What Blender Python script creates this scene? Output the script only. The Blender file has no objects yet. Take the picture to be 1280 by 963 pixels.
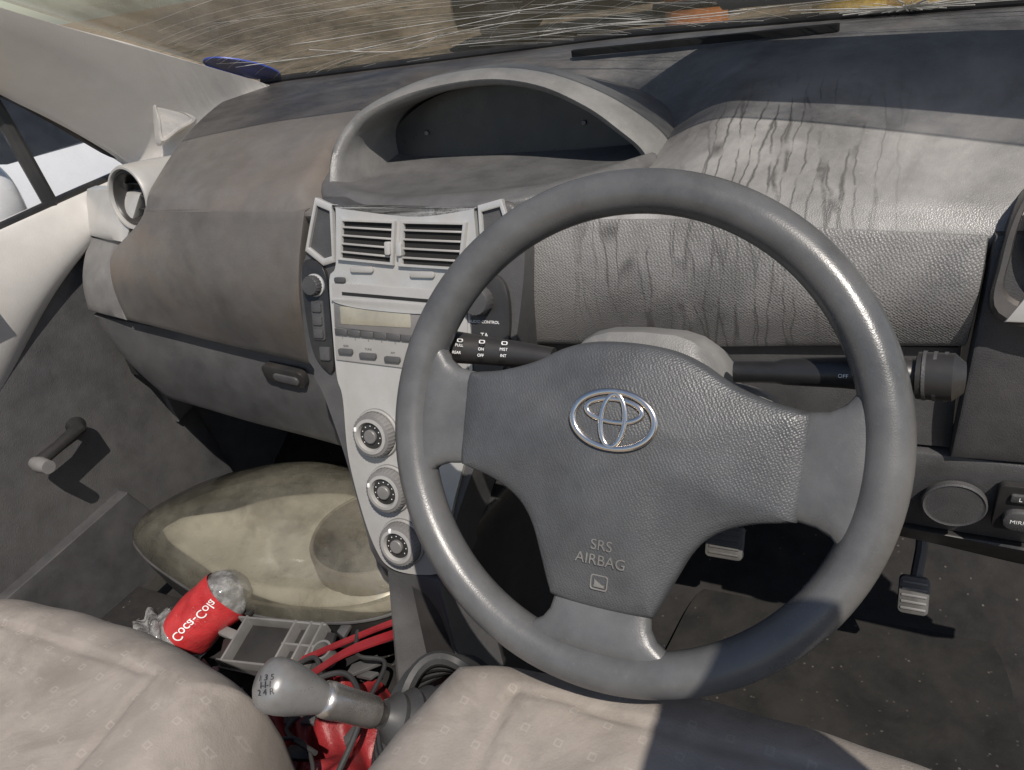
import bpy, bmesh, math, random
from mathutils import Vector, Matrix
random.seed(7)
sc=bpy.context.scene
V=Vector
X=V((1,0,0));Y=V((0,1,0));Z=V((0,0,1))
# ---------------------------------------------------------------- materials
def nd(nt,t,**k):
    n=nt.nodes.new(t)
    for a,b in k.items(): setattr(n,a,b)
    return n
def mat(name,col,rough=.5,metal=0,bump=0,bscale=900,btype='V',dust=0,dustcol=(.34,.30,.26),dscale=7,var=.25,vscale=30,coat=0,spec=.5,streak=None,speck=0,stain=None,brand=1,bdist=.0006,side=None):
    m=bpy.data.materials.new(name);m.use_nodes=True;nt=m.node_tree;L=nt.links
    p=nt.nodes['Principled BSDF'];p.inputs['Roughness'].default_value=rough;p.inputs['Metallic'].default_value=metal
    p.inputs['Coat Weight'].default_value=coat;p.inputs['Specular IOR Level'].default_value=spec
    tc=nd(nt,'ShaderNodeTexCoord');co=tc.outputs['Object']
    def noise(s,d=5,r=.6,vec=None,dist=0):
        n=nd(nt,'ShaderNodeTexNoise');n.inputs['Scale'].default_value=s;n.inputs['Detail'].default_value=d;n.inputs['Roughness'].default_value=r;n.inputs['Distortion'].default_value=dist
        L.new(vec or co,n.inputs['Vector']);return n.outputs['Fac']
    def rng(f,a,b,c,d):
        n=nd(nt,'ShaderNodeMapRange');n.inputs[1].default_value=a;n.inputs[2].default_value=b;n.inputs[3].default_value=c;n.inputs[4].default_value=d;L.new(f,n.inputs[0]);return n.outputs[0]
    def mix(f,a,b,mode='MIX'):
        n=nd(nt,'ShaderNodeMix',data_type='RGBA',blend_type=mode)
        if isinstance(f,float): n.inputs[0].default_value=f
        else: L.new(f,n.inputs[0])
        for i,c in ((6,a),(7,b)):
            if isinstance(c,tuple): n.inputs[i].default_value=(*c,1)
            else: L.new(c,n.inputs[i])
        return n.outputs[2]
    def mul(a,b):
        n=nd(nt,'ShaderNodeMath',operation='MULTIPLY')
        for i,c in enumerate((a,b)):
            if isinstance(c,(int,float)): n.inputs[i].default_value=c
            else: L.new(c,n.inputs[i])
        return n.outputs[0]
    c=mix(rng(noise(vscale),.3,.7,0,1),tuple(x*(1-var) for x in col),tuple(min(1,x*(1+var)) for x in col))
    if dust:
        f=mul(rng(noise(dscale,8,.65,dist=.4),.38,.66,.15,1),dust)
        dc=dustcol
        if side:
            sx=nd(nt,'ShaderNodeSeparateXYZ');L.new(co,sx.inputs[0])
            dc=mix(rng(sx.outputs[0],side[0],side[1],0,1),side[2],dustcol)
        c=mix(f,c,dc)
        f2=mul(rng(noise(220,3,.7),.6,.72,0,1),dust*.5);c=mix(f2,c,dc)
    if stain:
        scol,ss_,amt=stain
        c=mix(mul(rng(noise(ss_,6,.7,dist=.8),.5,.62,0,1),amt),c,scol)
    if streak:
        x0,x1,amt=streak
        nw=nd(nt,'ShaderNodeTexNoise');nw.inputs['Scale'].default_value=22;nw.inputs['Detail'].default_value=5;L.new(co,nw.inputs['Vector'])
        vm=nd(nt,'ShaderNodeVectorMath',operation='MULTIPLY_ADD');L.new(nw.outputs['Color'],vm.inputs[0]);vm.inputs[1].default_value=(.018,.018,.018);L.new(co,vm.inputs[2])
        mp=nd(nt,'ShaderNodeMapping');mp.inputs['Scale'].default_value=(70,5,7);mp.inputs['Rotation'].default_value=(0,0,.15);L.new(vm.outputs[0],mp.inputs[0])
        vo=nd(nt,'ShaderNodeTexVoronoi',feature='DISTANCE_TO_EDGE');vo.inputs['Scale'].default_value=1;L.new(mp.outputs[0],vo.inputs['Vector'])
        ln=rng(vo.outputs['Distance'],.01,.07,1,0)
        brk=rng(noise(20,4,.6),.40,.52,0,1)
        sx=nd(nt,'ShaderNodeSeparateXYZ');L.new(co,sx.inputs[0])
        a=rng(sx.outputs[0],x0,x0+.06,0,1);b=rng(sx.outputs[0],x1-.06,x1,1,0);yy=rng(sx.outputs[1],.38,.46,1,0)
        c=mix(mul(mul(mul(ln,mul(a,b)),mul(yy,brk)),amt),c,(.06,.058,.056))
        c=mix(mul(mul(mul(a,b),rng(noise(14,6,.65),.48,.64,0,1)),mul(yy,.55)),c,(.10,.098,.096))
    if speck:
        vo=nd(nt,'ShaderNodeTexVoronoi');vo.inputs['Scale'].default_value=95;L.new(co,vo.inputs['Vector'])
        c=mix(mul(mul(rng(vo.outputs['Distance'],.08,.2,1,0),rng(noise(45,3,.6),.54,.62,0,1)),speck),c,(.26,.235,.21))
    L.new(c,p.inputs['Base Color'])
    if rough<.95 and metal<.5:
        L.new(rng(noise(14,6,.7),.3,.75,max(.05,rough-.12),min(1,rough+.18)),p.inputs['Roughness'])
    elif metal>=.5:
        L.new(rng(noise(40,6,.7),.3,.75,max(.03,rough-.05),min(1,rough+.15)),p.inputs['Roughness'])
    if bump:
        b=nd(nt,'ShaderNodeBump');b.inputs['Strength'].default_value=min(1,bump);b.inputs['Distance'].default_value=bdist
        if btype=='V':
            t=nd(nt,'ShaderNodeTexVoronoi');t.inputs['Scale'].default_value=bscale;t.inputs['Randomness'].default_value=brand
            mp2=nd(nt,'ShaderNodeMapping');mp2.inputs['Rotation'].default_value=(.6,.5,.78);L.new(co,mp2.inputs[0])
            L.new(mp2.outputs[0],t.inputs['Vector']);L.new(t.outputs['Distance'],b.inputs['Height'])
        else: L.new(noise(bscale,6,.7),b.inputs['Height'])
        L.new(b.outputs[0],p.inputs['Normal'])
    return m
M={}
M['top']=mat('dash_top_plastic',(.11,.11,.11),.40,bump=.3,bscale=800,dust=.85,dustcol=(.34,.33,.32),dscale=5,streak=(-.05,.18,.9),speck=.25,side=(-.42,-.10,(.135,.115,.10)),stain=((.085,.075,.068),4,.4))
M['face']=mat('dash_face_plastic',(.10,.10,.102),.45,bump=.8,bscale=480,brand=.45,bdist=.0009,dust=.75,dustcol=(.25,.243,.236),dscale=6,streak=(-.14,.14,.75))
M['lid']=mat('glove_box_plastic',(.08,.078,.075),.45,bump=.3,bscale=800,dust=.7,dustcol=(.14,.124,.112),dscale=4,speck=.2,stain=((.13,.10,.075),6,.4))
M['dark']=mat('dark_plastic',(.045,.045,.048),.5,bump=.3,bscale=800,dust=.35,dustcol=(.13,.125,.12))
M['black']=mat('black_plastic',(.015,.015,.016),.38,dust=.2,dustcol=(.1,.09,.08))
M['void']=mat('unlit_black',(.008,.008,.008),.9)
M['shelf']=mat('hood_plastic',(.12,.12,.12),.42,bump=.3,bscale=800,dust=.6,dustcol=(.25,.245,.235),dscale=9,speck=.15)
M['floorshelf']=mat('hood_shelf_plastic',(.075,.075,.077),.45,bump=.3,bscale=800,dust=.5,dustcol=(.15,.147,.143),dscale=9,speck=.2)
M['silver']=mat('silver_plastic',(.45,.45,.445),.34,metal=.3,dust=.5,dustcol=(.37,.345,.31),dscale=14,var=.06)
M['silver2']=mat('radio_silver',(.37,.365,.355),.38,metal=.2,dust=.4,dustcol=(.31,.285,.26),dscale=20,var=.06)
M['bronze']=mat('vent_trim_plastic',(.09,.085,.08),.3,metal=.4,dust=.5,dustcol=(.18,.15,.13),dscale=12)
M['chrome']=mat('chrome',(.84,.76,.68),.12,metal=1,var=.05)
M['lcd']=mat('radio_display',(.25,.24,.19),.2,dust=.3,coat=.5)
M['rim']=mat('wheel_rim_urethane',(.072,.074,.077),.31,bump=.1,bscale=900,dust=.4,dustcol=(.155,.15,.145),dscale=11,speck=.08)
M['hub']=mat('airbag_cover',(.05,.053,.058),.44,bump=.55,bscale=620,brand=.5,bdist=.0006,dust=.3,dustcol=(.12,.12,.12),dscale=9)
M['mould']=mat('moulded_letters',(.15,.145,.14),.6)
M['white']=mat('white_print',(.75,.75,.75),.5)
M['crack']=mat('crack_glass',(.7,.68,.64),.3)
M['trim']=mat('pale_trim',(.78,.74,.69),.5,bump=.2,bscale=600,dust=.4,dustcol=(.62,.575,.52),dscale=8,var=.03)
M['trimdoor']=mat('door_trim',(.50,.49,.475),.42,bump=.2,bscale=500,dust=.5,dustcol=(.40,.38,.355),dscale=8,var=.05)
M['doorlow']=mat('door_lower',(.058,.058,.061),.55,bump=.5,bscale=500,dust=.5,dustcol=(.13,.125,.12),dscale=5)
M['carpet']=mat('carpet',(.018,.018,.019),1,bump=1,bscale=260,btype='N',dust=.4,dustcol=(.05,.045,.04),dscale=14,speck=.4,spec=.1)
M['matrub']=mat('floor_mat',(.013,.013,.013),.8,bump=.8,bscale=120,btype='N',dust=.6,dustcol=(.036,.033,.03),dscale=12,speck=.3,spec=.15)
M['rubber']=mat('rubber',(.02,.02,.021),.5,dust=.3,dustcol=(.1,.1,.1))
M['red']=mat('red_plastic',(.25,.016,.02),.35,dust=.4,dustcol=(.10,.03,.03),bump=.7,bscale=60,btype='N',bdist=.003)
M['redlabel']=mat('red_label',(.40,.02,.025),.3,dust=.2,dustcol=(.3,.12,.11),dscale=30,bump=.8,bscale=50,btype='N',bdist=.003)
M['redstrip']=mat('red_strip',(.22,.014,.02),.35,dust=.3,dustcol=(.1,.04,.04),dscale=30)
M['grey']=mat('grey_plastic',(.13,.13,.13),.45,dust=.4,dustcol=(.22,.20,.19))
M['pedal']=mat('worn_pedal',(.06,.06,.06),.5,dust=.5,dustcol=(.11,.10,.09),dscale=40)
M['knobtop']=mat('knob_silver',(.22,.22,.22),.3,metal=.35,dust=.5,dustcol=(.17,.16,.15),dscale=30)
M['collar']=mat('worn_chrome',(.62,.59,.56),.25,metal=.9,dust=.4,dustcol=(.3,.27,.24),dscale=40)
M['ground']=mat('dry_ground',(.17,.13,.08),.95,bump=1,bscale=12,btype='N',dust=.6,dustcol=(.30,.235,.155),dscale=.8,var=.4,vscale=3,stain=((.04,.042,.025),1.5,.8))
M['paint']=mat('white_paint',(.62,.63,.65),.25,coat=.6,var=.02)
M['bonnet']=mat('bonnet_paint',(.05,.045,.035),.3,coat=.5,dust=.7,dustcol=(.10,.085,.05),dscale=6)
M['darkglass']=mat('dark_glass',(.02,.022,.025),.12)
M['display']=mat('display_glass',(.028,.03,.032),.3,dust=.5,dustcol=(.05,.05,.05))
M['blue']=mat('sticker_blue',(.02,.08,.6),.4)
M['yellow']=mat('yellow_paint',(.6,.38,.03),.5,dust=.5,dscale=3,dustcol=(.1,.08,.05))
M['orange']=mat('orange_paint',(.5,.16,.03),.5,dust=.5,dscale=3,dustcol=(.1,.08,.05))
def fabric():
    m=mat('seat_fabric',(.255,.226,.20),.95,bump=.9,bscale=500,btype='N',dust=.5,dustcol=(.31,.275,.245),dscale=16,var=.10,vscale=60,stain=((.17,.148,.128),9,.5),speck=.35)
    nt=m.node_tree;L=nt.links;p=nt.nodes['Principled BSDF']
    src=p.inputs['Base Color'].links[0].from_socket
    tc=nd(nt,'ShaderNodeTexCoord')
    mp=nd(nt,'ShaderNodeMapping');mp.inputs['Rotation'].default_value=(0,0,.12);mp.inputs['Scale'].default_value=(36,36,36);L.new(tc.outputs['Object'],mp.inputs[0])
    sx=nd(nt,'ShaderNodeSeparateXYZ');L.new(mp.outputs[0],sx.inputs[0])
    def edge(o):
        a=nd(nt,'ShaderNodeMath',operation='FRACT');L.new(o,a.inputs[0])
        b=nd(nt,'ShaderNodeMath',operation='SUBTRACT');L.new(a.outputs[0],b.inputs[0]);b.inputs[1].default_value=.5
        c=nd(nt,'ShaderNodeMath',operation='ABSOLUTE');L.new(b.outputs[0],c.inputs[0]);return c.outputs[0]
    mx=nd(nt,'ShaderNodeMath',operation='MAXIMUM');L.new(edge(sx.outputs[0]),mx.inputs[0]);L.new(edge(sx.outputs[1]),mx.inputs[1])
    c1=nd(nt,'ShaderNodeMath',operation='COMPARE');L.new(mx.outputs[0],c1.inputs[0]);c1.inputs[1].default_value=.09;c1.inputs[2].default_value=.025
    c2=nd(nt,'ShaderNodeMath',operation='MULTIPLY');L.new(c1.outputs[0],c2.inputs[0]);c2.inputs[1].default_value=.16
    mi=nd(nt,'ShaderNodeMix',data_type='RGBA');L.new(c2.outputs[0],mi.inputs[0]);L.new(src,mi.inputs[6]);mi.inputs[7].default_value=(.5,.46,.42,1)
    L.new(mi.outputs[2],p.inputs['Base Color']);return m
M['fabric']=fabric()
def see_through(name,col,trans,rough=.1,noise_s=20,lo=.4,hi=.7,amt=.6,coat=0,col2=None):
    m=bpy.data.materials.new(name);m.use_nodes=True;nt=m.node_tree;L=nt.links
    p=nt.nodes['Principled BSDF'];p.inputs['Base Color'].default_value=(*col,1);p.inputs['Roughness'].default_value=rough
    tr=nd(nt,'ShaderNodeBsdfTransparent');mi=nd(nt,'ShaderNodeMixShader')
    tc=nd(nt,'ShaderNodeTexCoord');n=nd(nt,'ShaderNodeTexNoise');n.inputs['Scale'].default_value=noise_s;n.inputs['Detail'].default_value=8;n.inputs['Roughness'].default_value=.7
    L.new(tc.outputs['Object'],n.inputs['Vector'])
    if col2:
        n2=nd(nt,'ShaderNodeTexNoise');n2.inputs['Scale'].default_value=4;n2.inputs['Detail'].default_value=4;L.new(tc.outputs['Object'],n2.inputs['Vector'])
        r2=nd(nt,'ShaderNodeMapRange');r2.inputs[1].default_value=.4;r2.inputs[2].default_value=.6;L.new(n2.outputs[0],r2.inputs[0])
        mc=nd(nt,'ShaderNodeMix',data_type='RGBA');L.new(r2.outputs[0],mc.inputs[0]);mc.inputs[6].default_value=(*col,1);mc.inputs[7].default_value=(*col2,1);L.new(mc.outputs[2],p.inputs['Base Color'])
    r=nd(nt,'ShaderNodeMapRange');r.inputs[1].default_value=lo;r.inputs[2].default_value=hi;r.inputs[3].default_value=1-trans;r.inputs[4].default_value=1-trans+amt;L.new(n.outputs[0],r.inputs[0])
    L.new(r.outputs[0],mi.inputs[0]);L.new(tr.outputs[0],mi.inputs[1]);L.new(p.outputs[0],mi.inputs[2])
    out=mi.outputs[0]
    if coat:
        fr=nd(nt,'ShaderNodeFresnel');fr.inputs['IOR'].default_value=1.5
        gl=nd(nt,'ShaderNodeBsdfGlossy');gl.inputs['Roughness'].default_value=.08
        m2=nd(nt,'ShaderNodeMixShader');L.new(fr.outputs[0],m2.inputs[0]);L.new(out,m2.inputs[1]);L.new(gl.outputs[0],m2.inputs[2]);out=m2.outputs[0]
    L.new(out,nt.nodes['Material Output'].inputs[0]);return m
M['screen']=see_through('dirty_windscreen',(.33,.29,.19),.52,.12,9,.4,.7,.4,col2=(.15,.155,.15))
M['sideglass']=see_through('side_glass',(.08,.09,.09),.9,.05,6,.5,.8,.1)
M['clear']=see_through('clear_plastic',(.6,.6,.6),.80,.08,40,.45,.7,.4,coat=1)
M['lens']=see_through('hazed_lens',(.38,.36,.29),.92,.12,5,.40,.68,.28,coat=1)
M['reflector']=mat('lamp_reflector',(.33,.31,.245),.3,metal=.2,dust=.4,dustcol=(.26,.235,.18),dscale=5,var=.15,vscale=6,stain=((.14,.125,.095),4,.75))
M['bowl']=mat('lamp_bowl',(.04,.032,.024),.25,metal=.3)
M['bowlrim']=mat('lamp_bowl_rim',(.13,.11,.08),.3,metal=.3)
# ---------------------------------------------------------------- helpers
def link(o): bpy.context.collection.objects.link(o);return o
def thing(name,label,cat,loc=(0,0,0),**k):
    o=link(bpy.data.objects.new(name,None));o.empty_display_size=.05;o.location=loc;o['label']=label;o['category']=cat
    for a,b in k.items(): o[a]=b
    return o
def attach(o,par):
    if par is not None:
        o.parent=par
        if par.type=='EMPTY': o.matrix_parent_inverse=Matrix.Translation(-par.location)
    return o
def finish(bm,name,m,par=None,ang=38,label=None):
    bmesh.ops.recalc_face_normals(bm,faces=bm.faces)
    me=bpy.data.meshes.new(name);bm.to_mesh(me);bm.free()
    for p in me.polygons: p.use_smooth=True
    me.set_sharp_from_angle(angle=math.radians(ang))
    me.materials.append(M[m] if isinstance(m,str) else m)
    o=link(bpy.data.objects.new(name,me));attach(o,par)
    if label: o['label']=label
    return o
def add_loft(bm,rings,closed=True,cap=True):
    vs=[[bm.verts.new(p) for p in r] for r in rings];n=len(rings[0])
    for a,b in zip(vs[:-1],vs[1:]):
        for i in range(n if closed else n-1):
            j=(i+1)%n;bm.faces.new((a[i],a[j],b[j],b[i]))
    if cap and closed: bm.faces.new(vs[0]);bm.faces.new(vs[-1])
    return vs
def loft(name,rings,m,par=None,closed=True,cap=True,**k):
    bm=bmesh.new();add_loft(bm,rings,closed,cap);return finish(bm,name,m,par,**k)
def frame_at(p,t,up=Z):
    t=t.normalized();a=t.cross(up)
    if a.length<1e-4:a=t.cross(X)
    a.normalize();return a,a.cross(t).normalized()
def tube_rings(pts,rad,seg=12,closed=False,flat=1,up=Z):
    n=len(pts);R=[]
    for i,p in enumerate(pts):
        a=pts[(i-1)%n] if (closed or i>0) else p;b=pts[(i+1)%n] if (closed or i<n-1) else p
        e,f=frame_at(p,b-a,up);r=rad[i] if isinstance(rad,(list,tuple)) else rad
        R.append([p+e*math.cos(q)*r+f*math.sin(q)*r*flat for q in [2*math.pi*k/seg for k in range(seg)]])
    if closed:R.append(R[0])
    return R
def tube(name,pts,rad,m,par=None,seg=12,closed=False,flat=1,up=Z,**k):
    bm=bmesh.new();add_loft(bm,tube_rings([V(p) for p in pts],rad,seg,closed,flat,up),True,not closed)
    if closed: bmesh.ops.remove_doubles(bm,verts=bm.verts,dist=1e-6)
    return finish(bm,name,m,par,**k)
def cr(pts,n,closed=False):
    pts=[V(p) for p in pts];N=len(pts);out=[];segs=N if closed else N-1
    for k in range(n):
        s=k*segs/(n if closed else n-1);i=min(int(s),segs-1);t=s-i
        g=(lambda j:pts[j%N]) if closed else (lambda j:pts[max(0,min(N-1,j))])
        a,b,c,d=g(i-1),g(i),g(i+1),g(i+2)
        out.append(.5*((2*b)+(c-a)*t+(2*a-5*b+4*c-d)*t*t+(3*b-a-3*c+d)*t**3))
    return out
class Fr:
    def __init__(s,o,e1,e2,n): s.o=V(o);s.e1=V(e1).normalized();s.e2=V(e2).normalized();s.n=V(n).normalized()
    def __call__(s,a,b,c=0): return s.o+(s.e1*a+s.e2*b+s.n*c)*.001
def prism(name,fr,poly,c0,c1,m,par=None,bev=1.0,seg=2,ang=38,**k):
    bm=bmesh.new()
    b=[bm.verts.new(fr(p[0],p[1],c0)) for p in poly];t=[bm.verts.new(fr(p[0],p[1],c1)) for p in poly];n=len(poly)
    bm.faces.new(b);top=bm.faces.new(t)
    for i in range(n): bm.faces.new((b[i],b[(i+1)%n],t[(i+1)%n],t[i]))
    if bev: bmesh.ops.bevel(bm,geom=list(top.edges),offset=bev*.001,segments=seg,profile=.5,affect='EDGES',clamp_overlap=True)
    return finish(bm,name,m,par,ang,**k)
def bezel(name,fr,outer,inner,c0,c1,m,par=None,lip=.6,**k):
    def sc_(P,Q,f): return [(a[0]+(b[0]-a[0])*f,a[1]+(b[1]-a[1])*f) for a,b in zip(P,Q)]
    R=[[fr(*p,c0) for p in outer],[fr(*p,c1-lip) for p in outer],[fr(*p,c1) for p in sc_(outer,inner,.2)],[fr(*p,c1) for p in sc_(outer,inner,.8)],[fr(*p,c1-lip) for p in inner],[fr(*p,c0) for p in inner]]
    return loft(name,R,m,par,True,False,**k)
def rr(cx,cy,w,h,r,n=4):
    r=min(r,w/2-.01,h/2-.01);P=[]
    for sx,sy,a0 in ((1,1,0),(-1,1,90),(-1,-1,180),(1,-1,270)):
        for i in range(n+1):
            a=math.radians(a0+90*i/n);P.append((cx+sx*(w/2-r)+r*math.cos(a),cy+sy*(h/2-r)+r*math.sin(a)))
    return P
def poly_smooth(P,n): return [(p.x,p.y) for p in cr([(a,b,0) for a,b in P],n,True)]
def inset(P,f):
    cx=sum(p[0] for p in P)/len(P);cy=sum(p[1] for p in P)/len(P);return [(cx+(p[0]-cx)*f,cy+(p[1]-cy)*f) for p in P]
def lathe(name,fr,cx,cy,prof,m,par=None,seg=40,rib=0,ribr=(0,99),**k):
    R=[]
    for i,(r,h) in enumerate(prof):
        R.append([fr(cx+r*(1+(rib if (j%2 and ribr[0]<=i<=ribr[1]) else 0))*math.cos(2*math.pi*j/seg),cy+r*(1+(rib if (j%2 and ribr[0]<=i<=ribr[1]) else 0))*math.sin(2*math.pi*j/seg),h) for j in range(seg)])
    return loft(name,R,m,par,**k)
def panel(name,fn,nu,nv,m,par=None,back=(0,.02,0),rnd=.003,**k):
    back=V(back);bm=bmesh.new()
    G=[[bm.verts.new(fn(i/nu,j/nv)) for j in range(nv+1)] for i in range(nu+1)]
    for i in range(nu):
        for j in range(nv): bm.faces.new((G[i][j],G[i+1][j],G[i+1][j+1],G[i][j+1]))
    c=fn(.5,.5)
    B=[G[i][0] for i in range(nu+1)]+[G[nu][j] for j in range(1,nv+1)]+[G[i][nv] for i in range(nu-1,-1,-1)]+[G[0][j] for j in range(nv-1,0,-1)]
    bl=back.normalized()
    prev=B
    for off,dep in ((rnd*.7,rnd*.3),(rnd,rnd),(rnd,back.length)):
        ring=[]
        for v in B:
            o=(v.co-c);o-=bl*o.dot(bl);o.normalize();ring.append(bm.verts.new(v.co+o*off+bl*dep))
        for a in range(len(B)):
            b=(a+1)%len(B);bm.faces.new((prev[a],prev[b],ring[b],ring[a]))
        prev=ring
    return finish(bm,name,m,par,**k)
def lerp(a,b,t): return a+(b-a)*t
def interp(T,x):
    if x<=T[0][0]:return T[0][1]
    for (a,b),(c,d) in zip(T[:-1],T[1:]):
        if x<=c: return b+(d-b)*(x-a)/(c-a)
    return T[-1][1]
def quad(p00,p10,p11,p01,bulge=None):
    p00,p10,p11,p01=map(V,(p00,p10,p11,p01));bu=V(bulge) if bulge else V((0,0,0))
    def f(u,v): return (p00*(1-u)+p10*u)*(1-v)+(p01*(1-u)+p11*u)*v+bu*(1-(2*u-1)**2)*(1-(2*v-1)**2)
    return f
def text(name,body,fr,cx,cy,h,c,m,par=None,depth=.3,shear=0,flipy=1,fn=None,**k):
    cu=bpy.data.curves.new(name,'FONT');cu.body=body;cu.size=h*1.4;cu.align_x='CENTER';cu.align_y='CENTER';cu.extrude=depth;cu.shear=shear;cu.space_line=.8
    ob=link(bpy.data.objects.new(name,cu));dg=bpy.context.evaluated_depsgraph_get();me=bpy.data.meshes.new_from_object(ob.evaluated_get(dg))
    bpy.data.objects.remove(ob);bpy.data.curves.remove(cu)
    for v in me.vertices:
        x,y,z=v.co
        v.co=fn(x,y,z) if fn else fr(cx+x,cy+y*flipy,c+z)
    me.materials.clear();me.materials.append(M[m]);o=link(bpy.data.objects.new(name,me));attach(o,par);return o
def ell(cx,cy,a,b,n=40): return [(cx+a*math.cos(2*math.pi*i/n),cy+b*math.sin(2*math.pi*i/n)) for i in range(n)]
def ss(a,b,x):
    t=max(0,min(1,(x-a)/(b-a)));return t*t*(3-2*t)
# ---------------------------------------------------------------- camera
def basis(yaw,pitch,roll):
    y=math.radians(yaw);p=math.radians(pitch);r=math.radians(roll)
    f=V((-math.sin(y)*math.cos(p),math.cos(y)*math.cos(p),-math.sin(p)));rt=V((math.cos(y),math.sin(y),0));up=rt.cross(f)
    return f,rt*math.cos(r)-up*math.sin(r),up*math.cos(r)+rt*math.sin(r)
f,R,U=basis(28.4341,29.6164,9.9902)
cd=bpy.data.cameras.new('camera');cam=link(bpy.data.objects.new('camera',cd));cd.lens=27;cd.sensor_width=36;cd.clip_start=.02;cd.clip_end=600
m4=Matrix((R,U,-f)).transposed().to_4x4();m4.translation=V((.1541,-.4344,.9324));cam.matrix_world=m4;sc.camera=cam
# ---------------------------------------------------------------- DASHBOARD
dash=thing('dashboard','dusty dark grey dashboard with silver centre panel below the windscreen','dashboard',(-.34,.4,.4))
YB=[(-1.0,.52),(-.713,.58),(-.49,.605),(-.19,.645),(.06,.60),(.26,.55),(.5,.47)]
YS=[(-1.0,.37),(-.9,.345),(-.82,.322),(-.72,.29),(-.6,.262),(-.45,.25),(.26,.25),(.5,.27)]
ZS=[(-1,.682),(-.82,.698),(-.6,.712),(-.45,.714),(-.2,.704),(.235,.683),(.5,.676)]
def padfn(u,v):
    x=lerp(lerp(-.80,-.765,v),.44,u);yb=interp(YB,x)+.10;ys=interp(YS,x);zs=interp(ZS,x)
    y=lerp(yb,ys,v);t=1-v
    z=zs+(.797-zs)*(1-(1-min(1,t*1.3))**1.35) + .008*math.sin(math.pi*min(1,t*1.6))
    z-=.010*ss(.93,1,v)**2
    dip=ss(-.47,-.43,x)*ss(.02,-.12,x)*ss(.58,.43,y)
    z=lerp(z,min(z,.700),dip)
    return V((x,y,z))
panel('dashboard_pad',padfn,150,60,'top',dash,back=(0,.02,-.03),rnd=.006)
prism('defrost_vent',Fr((-.06,.565,.7995),(1,-.04,0),(.04,1,.06),(0,-.05,1)),rr(0,0,320,9,4),-6,1.6,'void',dash,.5)
def lid(u,v):
    left=lerp(-.768,-.852,ss(0,.45,v))
    xt=lerp(left,-.447,u);xb=lerp(left,-.500,u);x=lerp(xt,xb,v)
    yt=interp(YS,x)-.001;zt=interp(ZS,x)-.012
    y=lerp(yt,lerp(.268,.245,u),v);z=lerp(zt,lerp(.535,.498,u),v)
    return V((x,y,z))+V((0,-.022,.004))*math.sin(math.pi*v)
panel('glove_box_lid',lid,40,24,'lid',dash,rnd=.004)
def endp(u,v):
    xt=lerp(-.965,-.862,u);p=V((xt,lerp(.345,.325,u),lerp(.632,.630,u)));q=V((lerp(-.955,-.864,u),lerp(.285,.272,u),lerp(.54,.533,u)))
    return p.lerp(q,v)+V((0,-.012,0))*math.sin(math.pi*v)
panel('dash_end_panel',endp,10,10,'grey',dash,rnd=.004)
panel('dash_end_trim',quad((-.965,.375,.70),(-.82,.345,.70),(-.858,.318,.638),(-.968,.345,.640),(0,-.008,0)),10,8,'silver',dash,rnd=.004)
def low(u,v):
    p=V((lerp(-.955,-.47,u),lerp(.29,.262,u),lerp(.525,.488,u)));q=V((lerp(-.86,-.45,u),lerp(.285,.262,u),lerp(.385,.345,u)))
    return p.lerp(q,v)+V((0,-.010,0))*math.sin(math.pi*v)
gb=panel('lower_glove_box',low,30,14,'dark',dash,rnd=.006,back=(0,.03,0))
hf=Fr((-.566,.256,.470),(1,-.06,-.07),(0,.05,-1),(0,-1,-.05))
prism('glove_box_handle',hf,rr(0,0,74,26,9),-6,5,'black',gb,1.5)
prism('glove_box_latch',hf,rr(6,2,44,12,5),5,8,'dark',gb,1)
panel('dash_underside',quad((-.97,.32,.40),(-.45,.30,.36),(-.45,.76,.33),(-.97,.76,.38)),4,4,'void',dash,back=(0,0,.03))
def face(u,v):
    xt=lerp(-.200,.233,u);xb=lerp(-.226,.229,u)
    p=V((xt,.2485,interp(ZS,xt)-.011));q=V((xb,.243,lerp(.548,.575,u)))
    return p.lerp(q,v)+V((0,-.014,.002))*math.sin(math.pi*v)
panel('driver_dash_panel',face,40,20,'face',dash,rnd=.004)
panel('column_surround',quad((-.235,.252,.545),(.228,.252,.568),(.232,.252,.462),(-.24,.252,.455)),8,8,'dark',dash,rnd=.003)
panel('knee_panel',quad((.02,.248,.455),(.44,.240,.452),(.44,.262,.345),(.02,.27,.36),(0,-.006,0)),14,8,'dark',dash,rnd=.004)
panel('knee_panel_lower',quad((.16,.262,.352),(.44,.256,.335),(.44,.285,.29),(.18,.29,.315)),8,6,'black',dash,rnd=.004)
panel('knee_panel_side',quad((-.24,.262,.45),(.015,.258,.45),(.015,.30,.36),(-.23,.32,.36)),8,6,'black',dash,rnd=.003)
rf=Fr((.243,.2405,.404),X,(0,-.1,1),(0,-1,-.1))
lathe('blanking_cover',rf,0,0,[(28,-3),(28,2),(26.5,3.2),(25,2.2),(24,2.2),(0.1,2.6)],'dark',dash)
prism('mirror_switch_panel',rf,rr(60,6,54,56,5),-4,3,'black',dash,1)
prism('mirror_switch',rf,rr(57,-5,34,24,11),3,9,'dark',dash,2)
prism('mirror_selector',rf,rr(56,21,26,9,2),3,6,'dark',dash,1)
text('mirror_switch_lettering','MIRROR',rf,57,-5,4.4,9.2,'white',dash,.1)
text('mirror_selector_lettering','L    R',rf,56,21,4.4,6.2,'white',dash,.1)
def rp(u,v):
    p=V((lerp(.243,.44,u),lerp(.243,.26,u),.672));q=V((lerp(.236,.44,u),lerp(.238,.25,u),.462));return p.lerp(q,v)+V((0,-.012,0))*math.sin(math.pi*v)
panel('dash_end_panel',rp,14,16,'dark',dash,rnd=.004)
vf=Fr((.298,.236,.676),X,(0,.32,.95),(0,-.95,.32))
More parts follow.
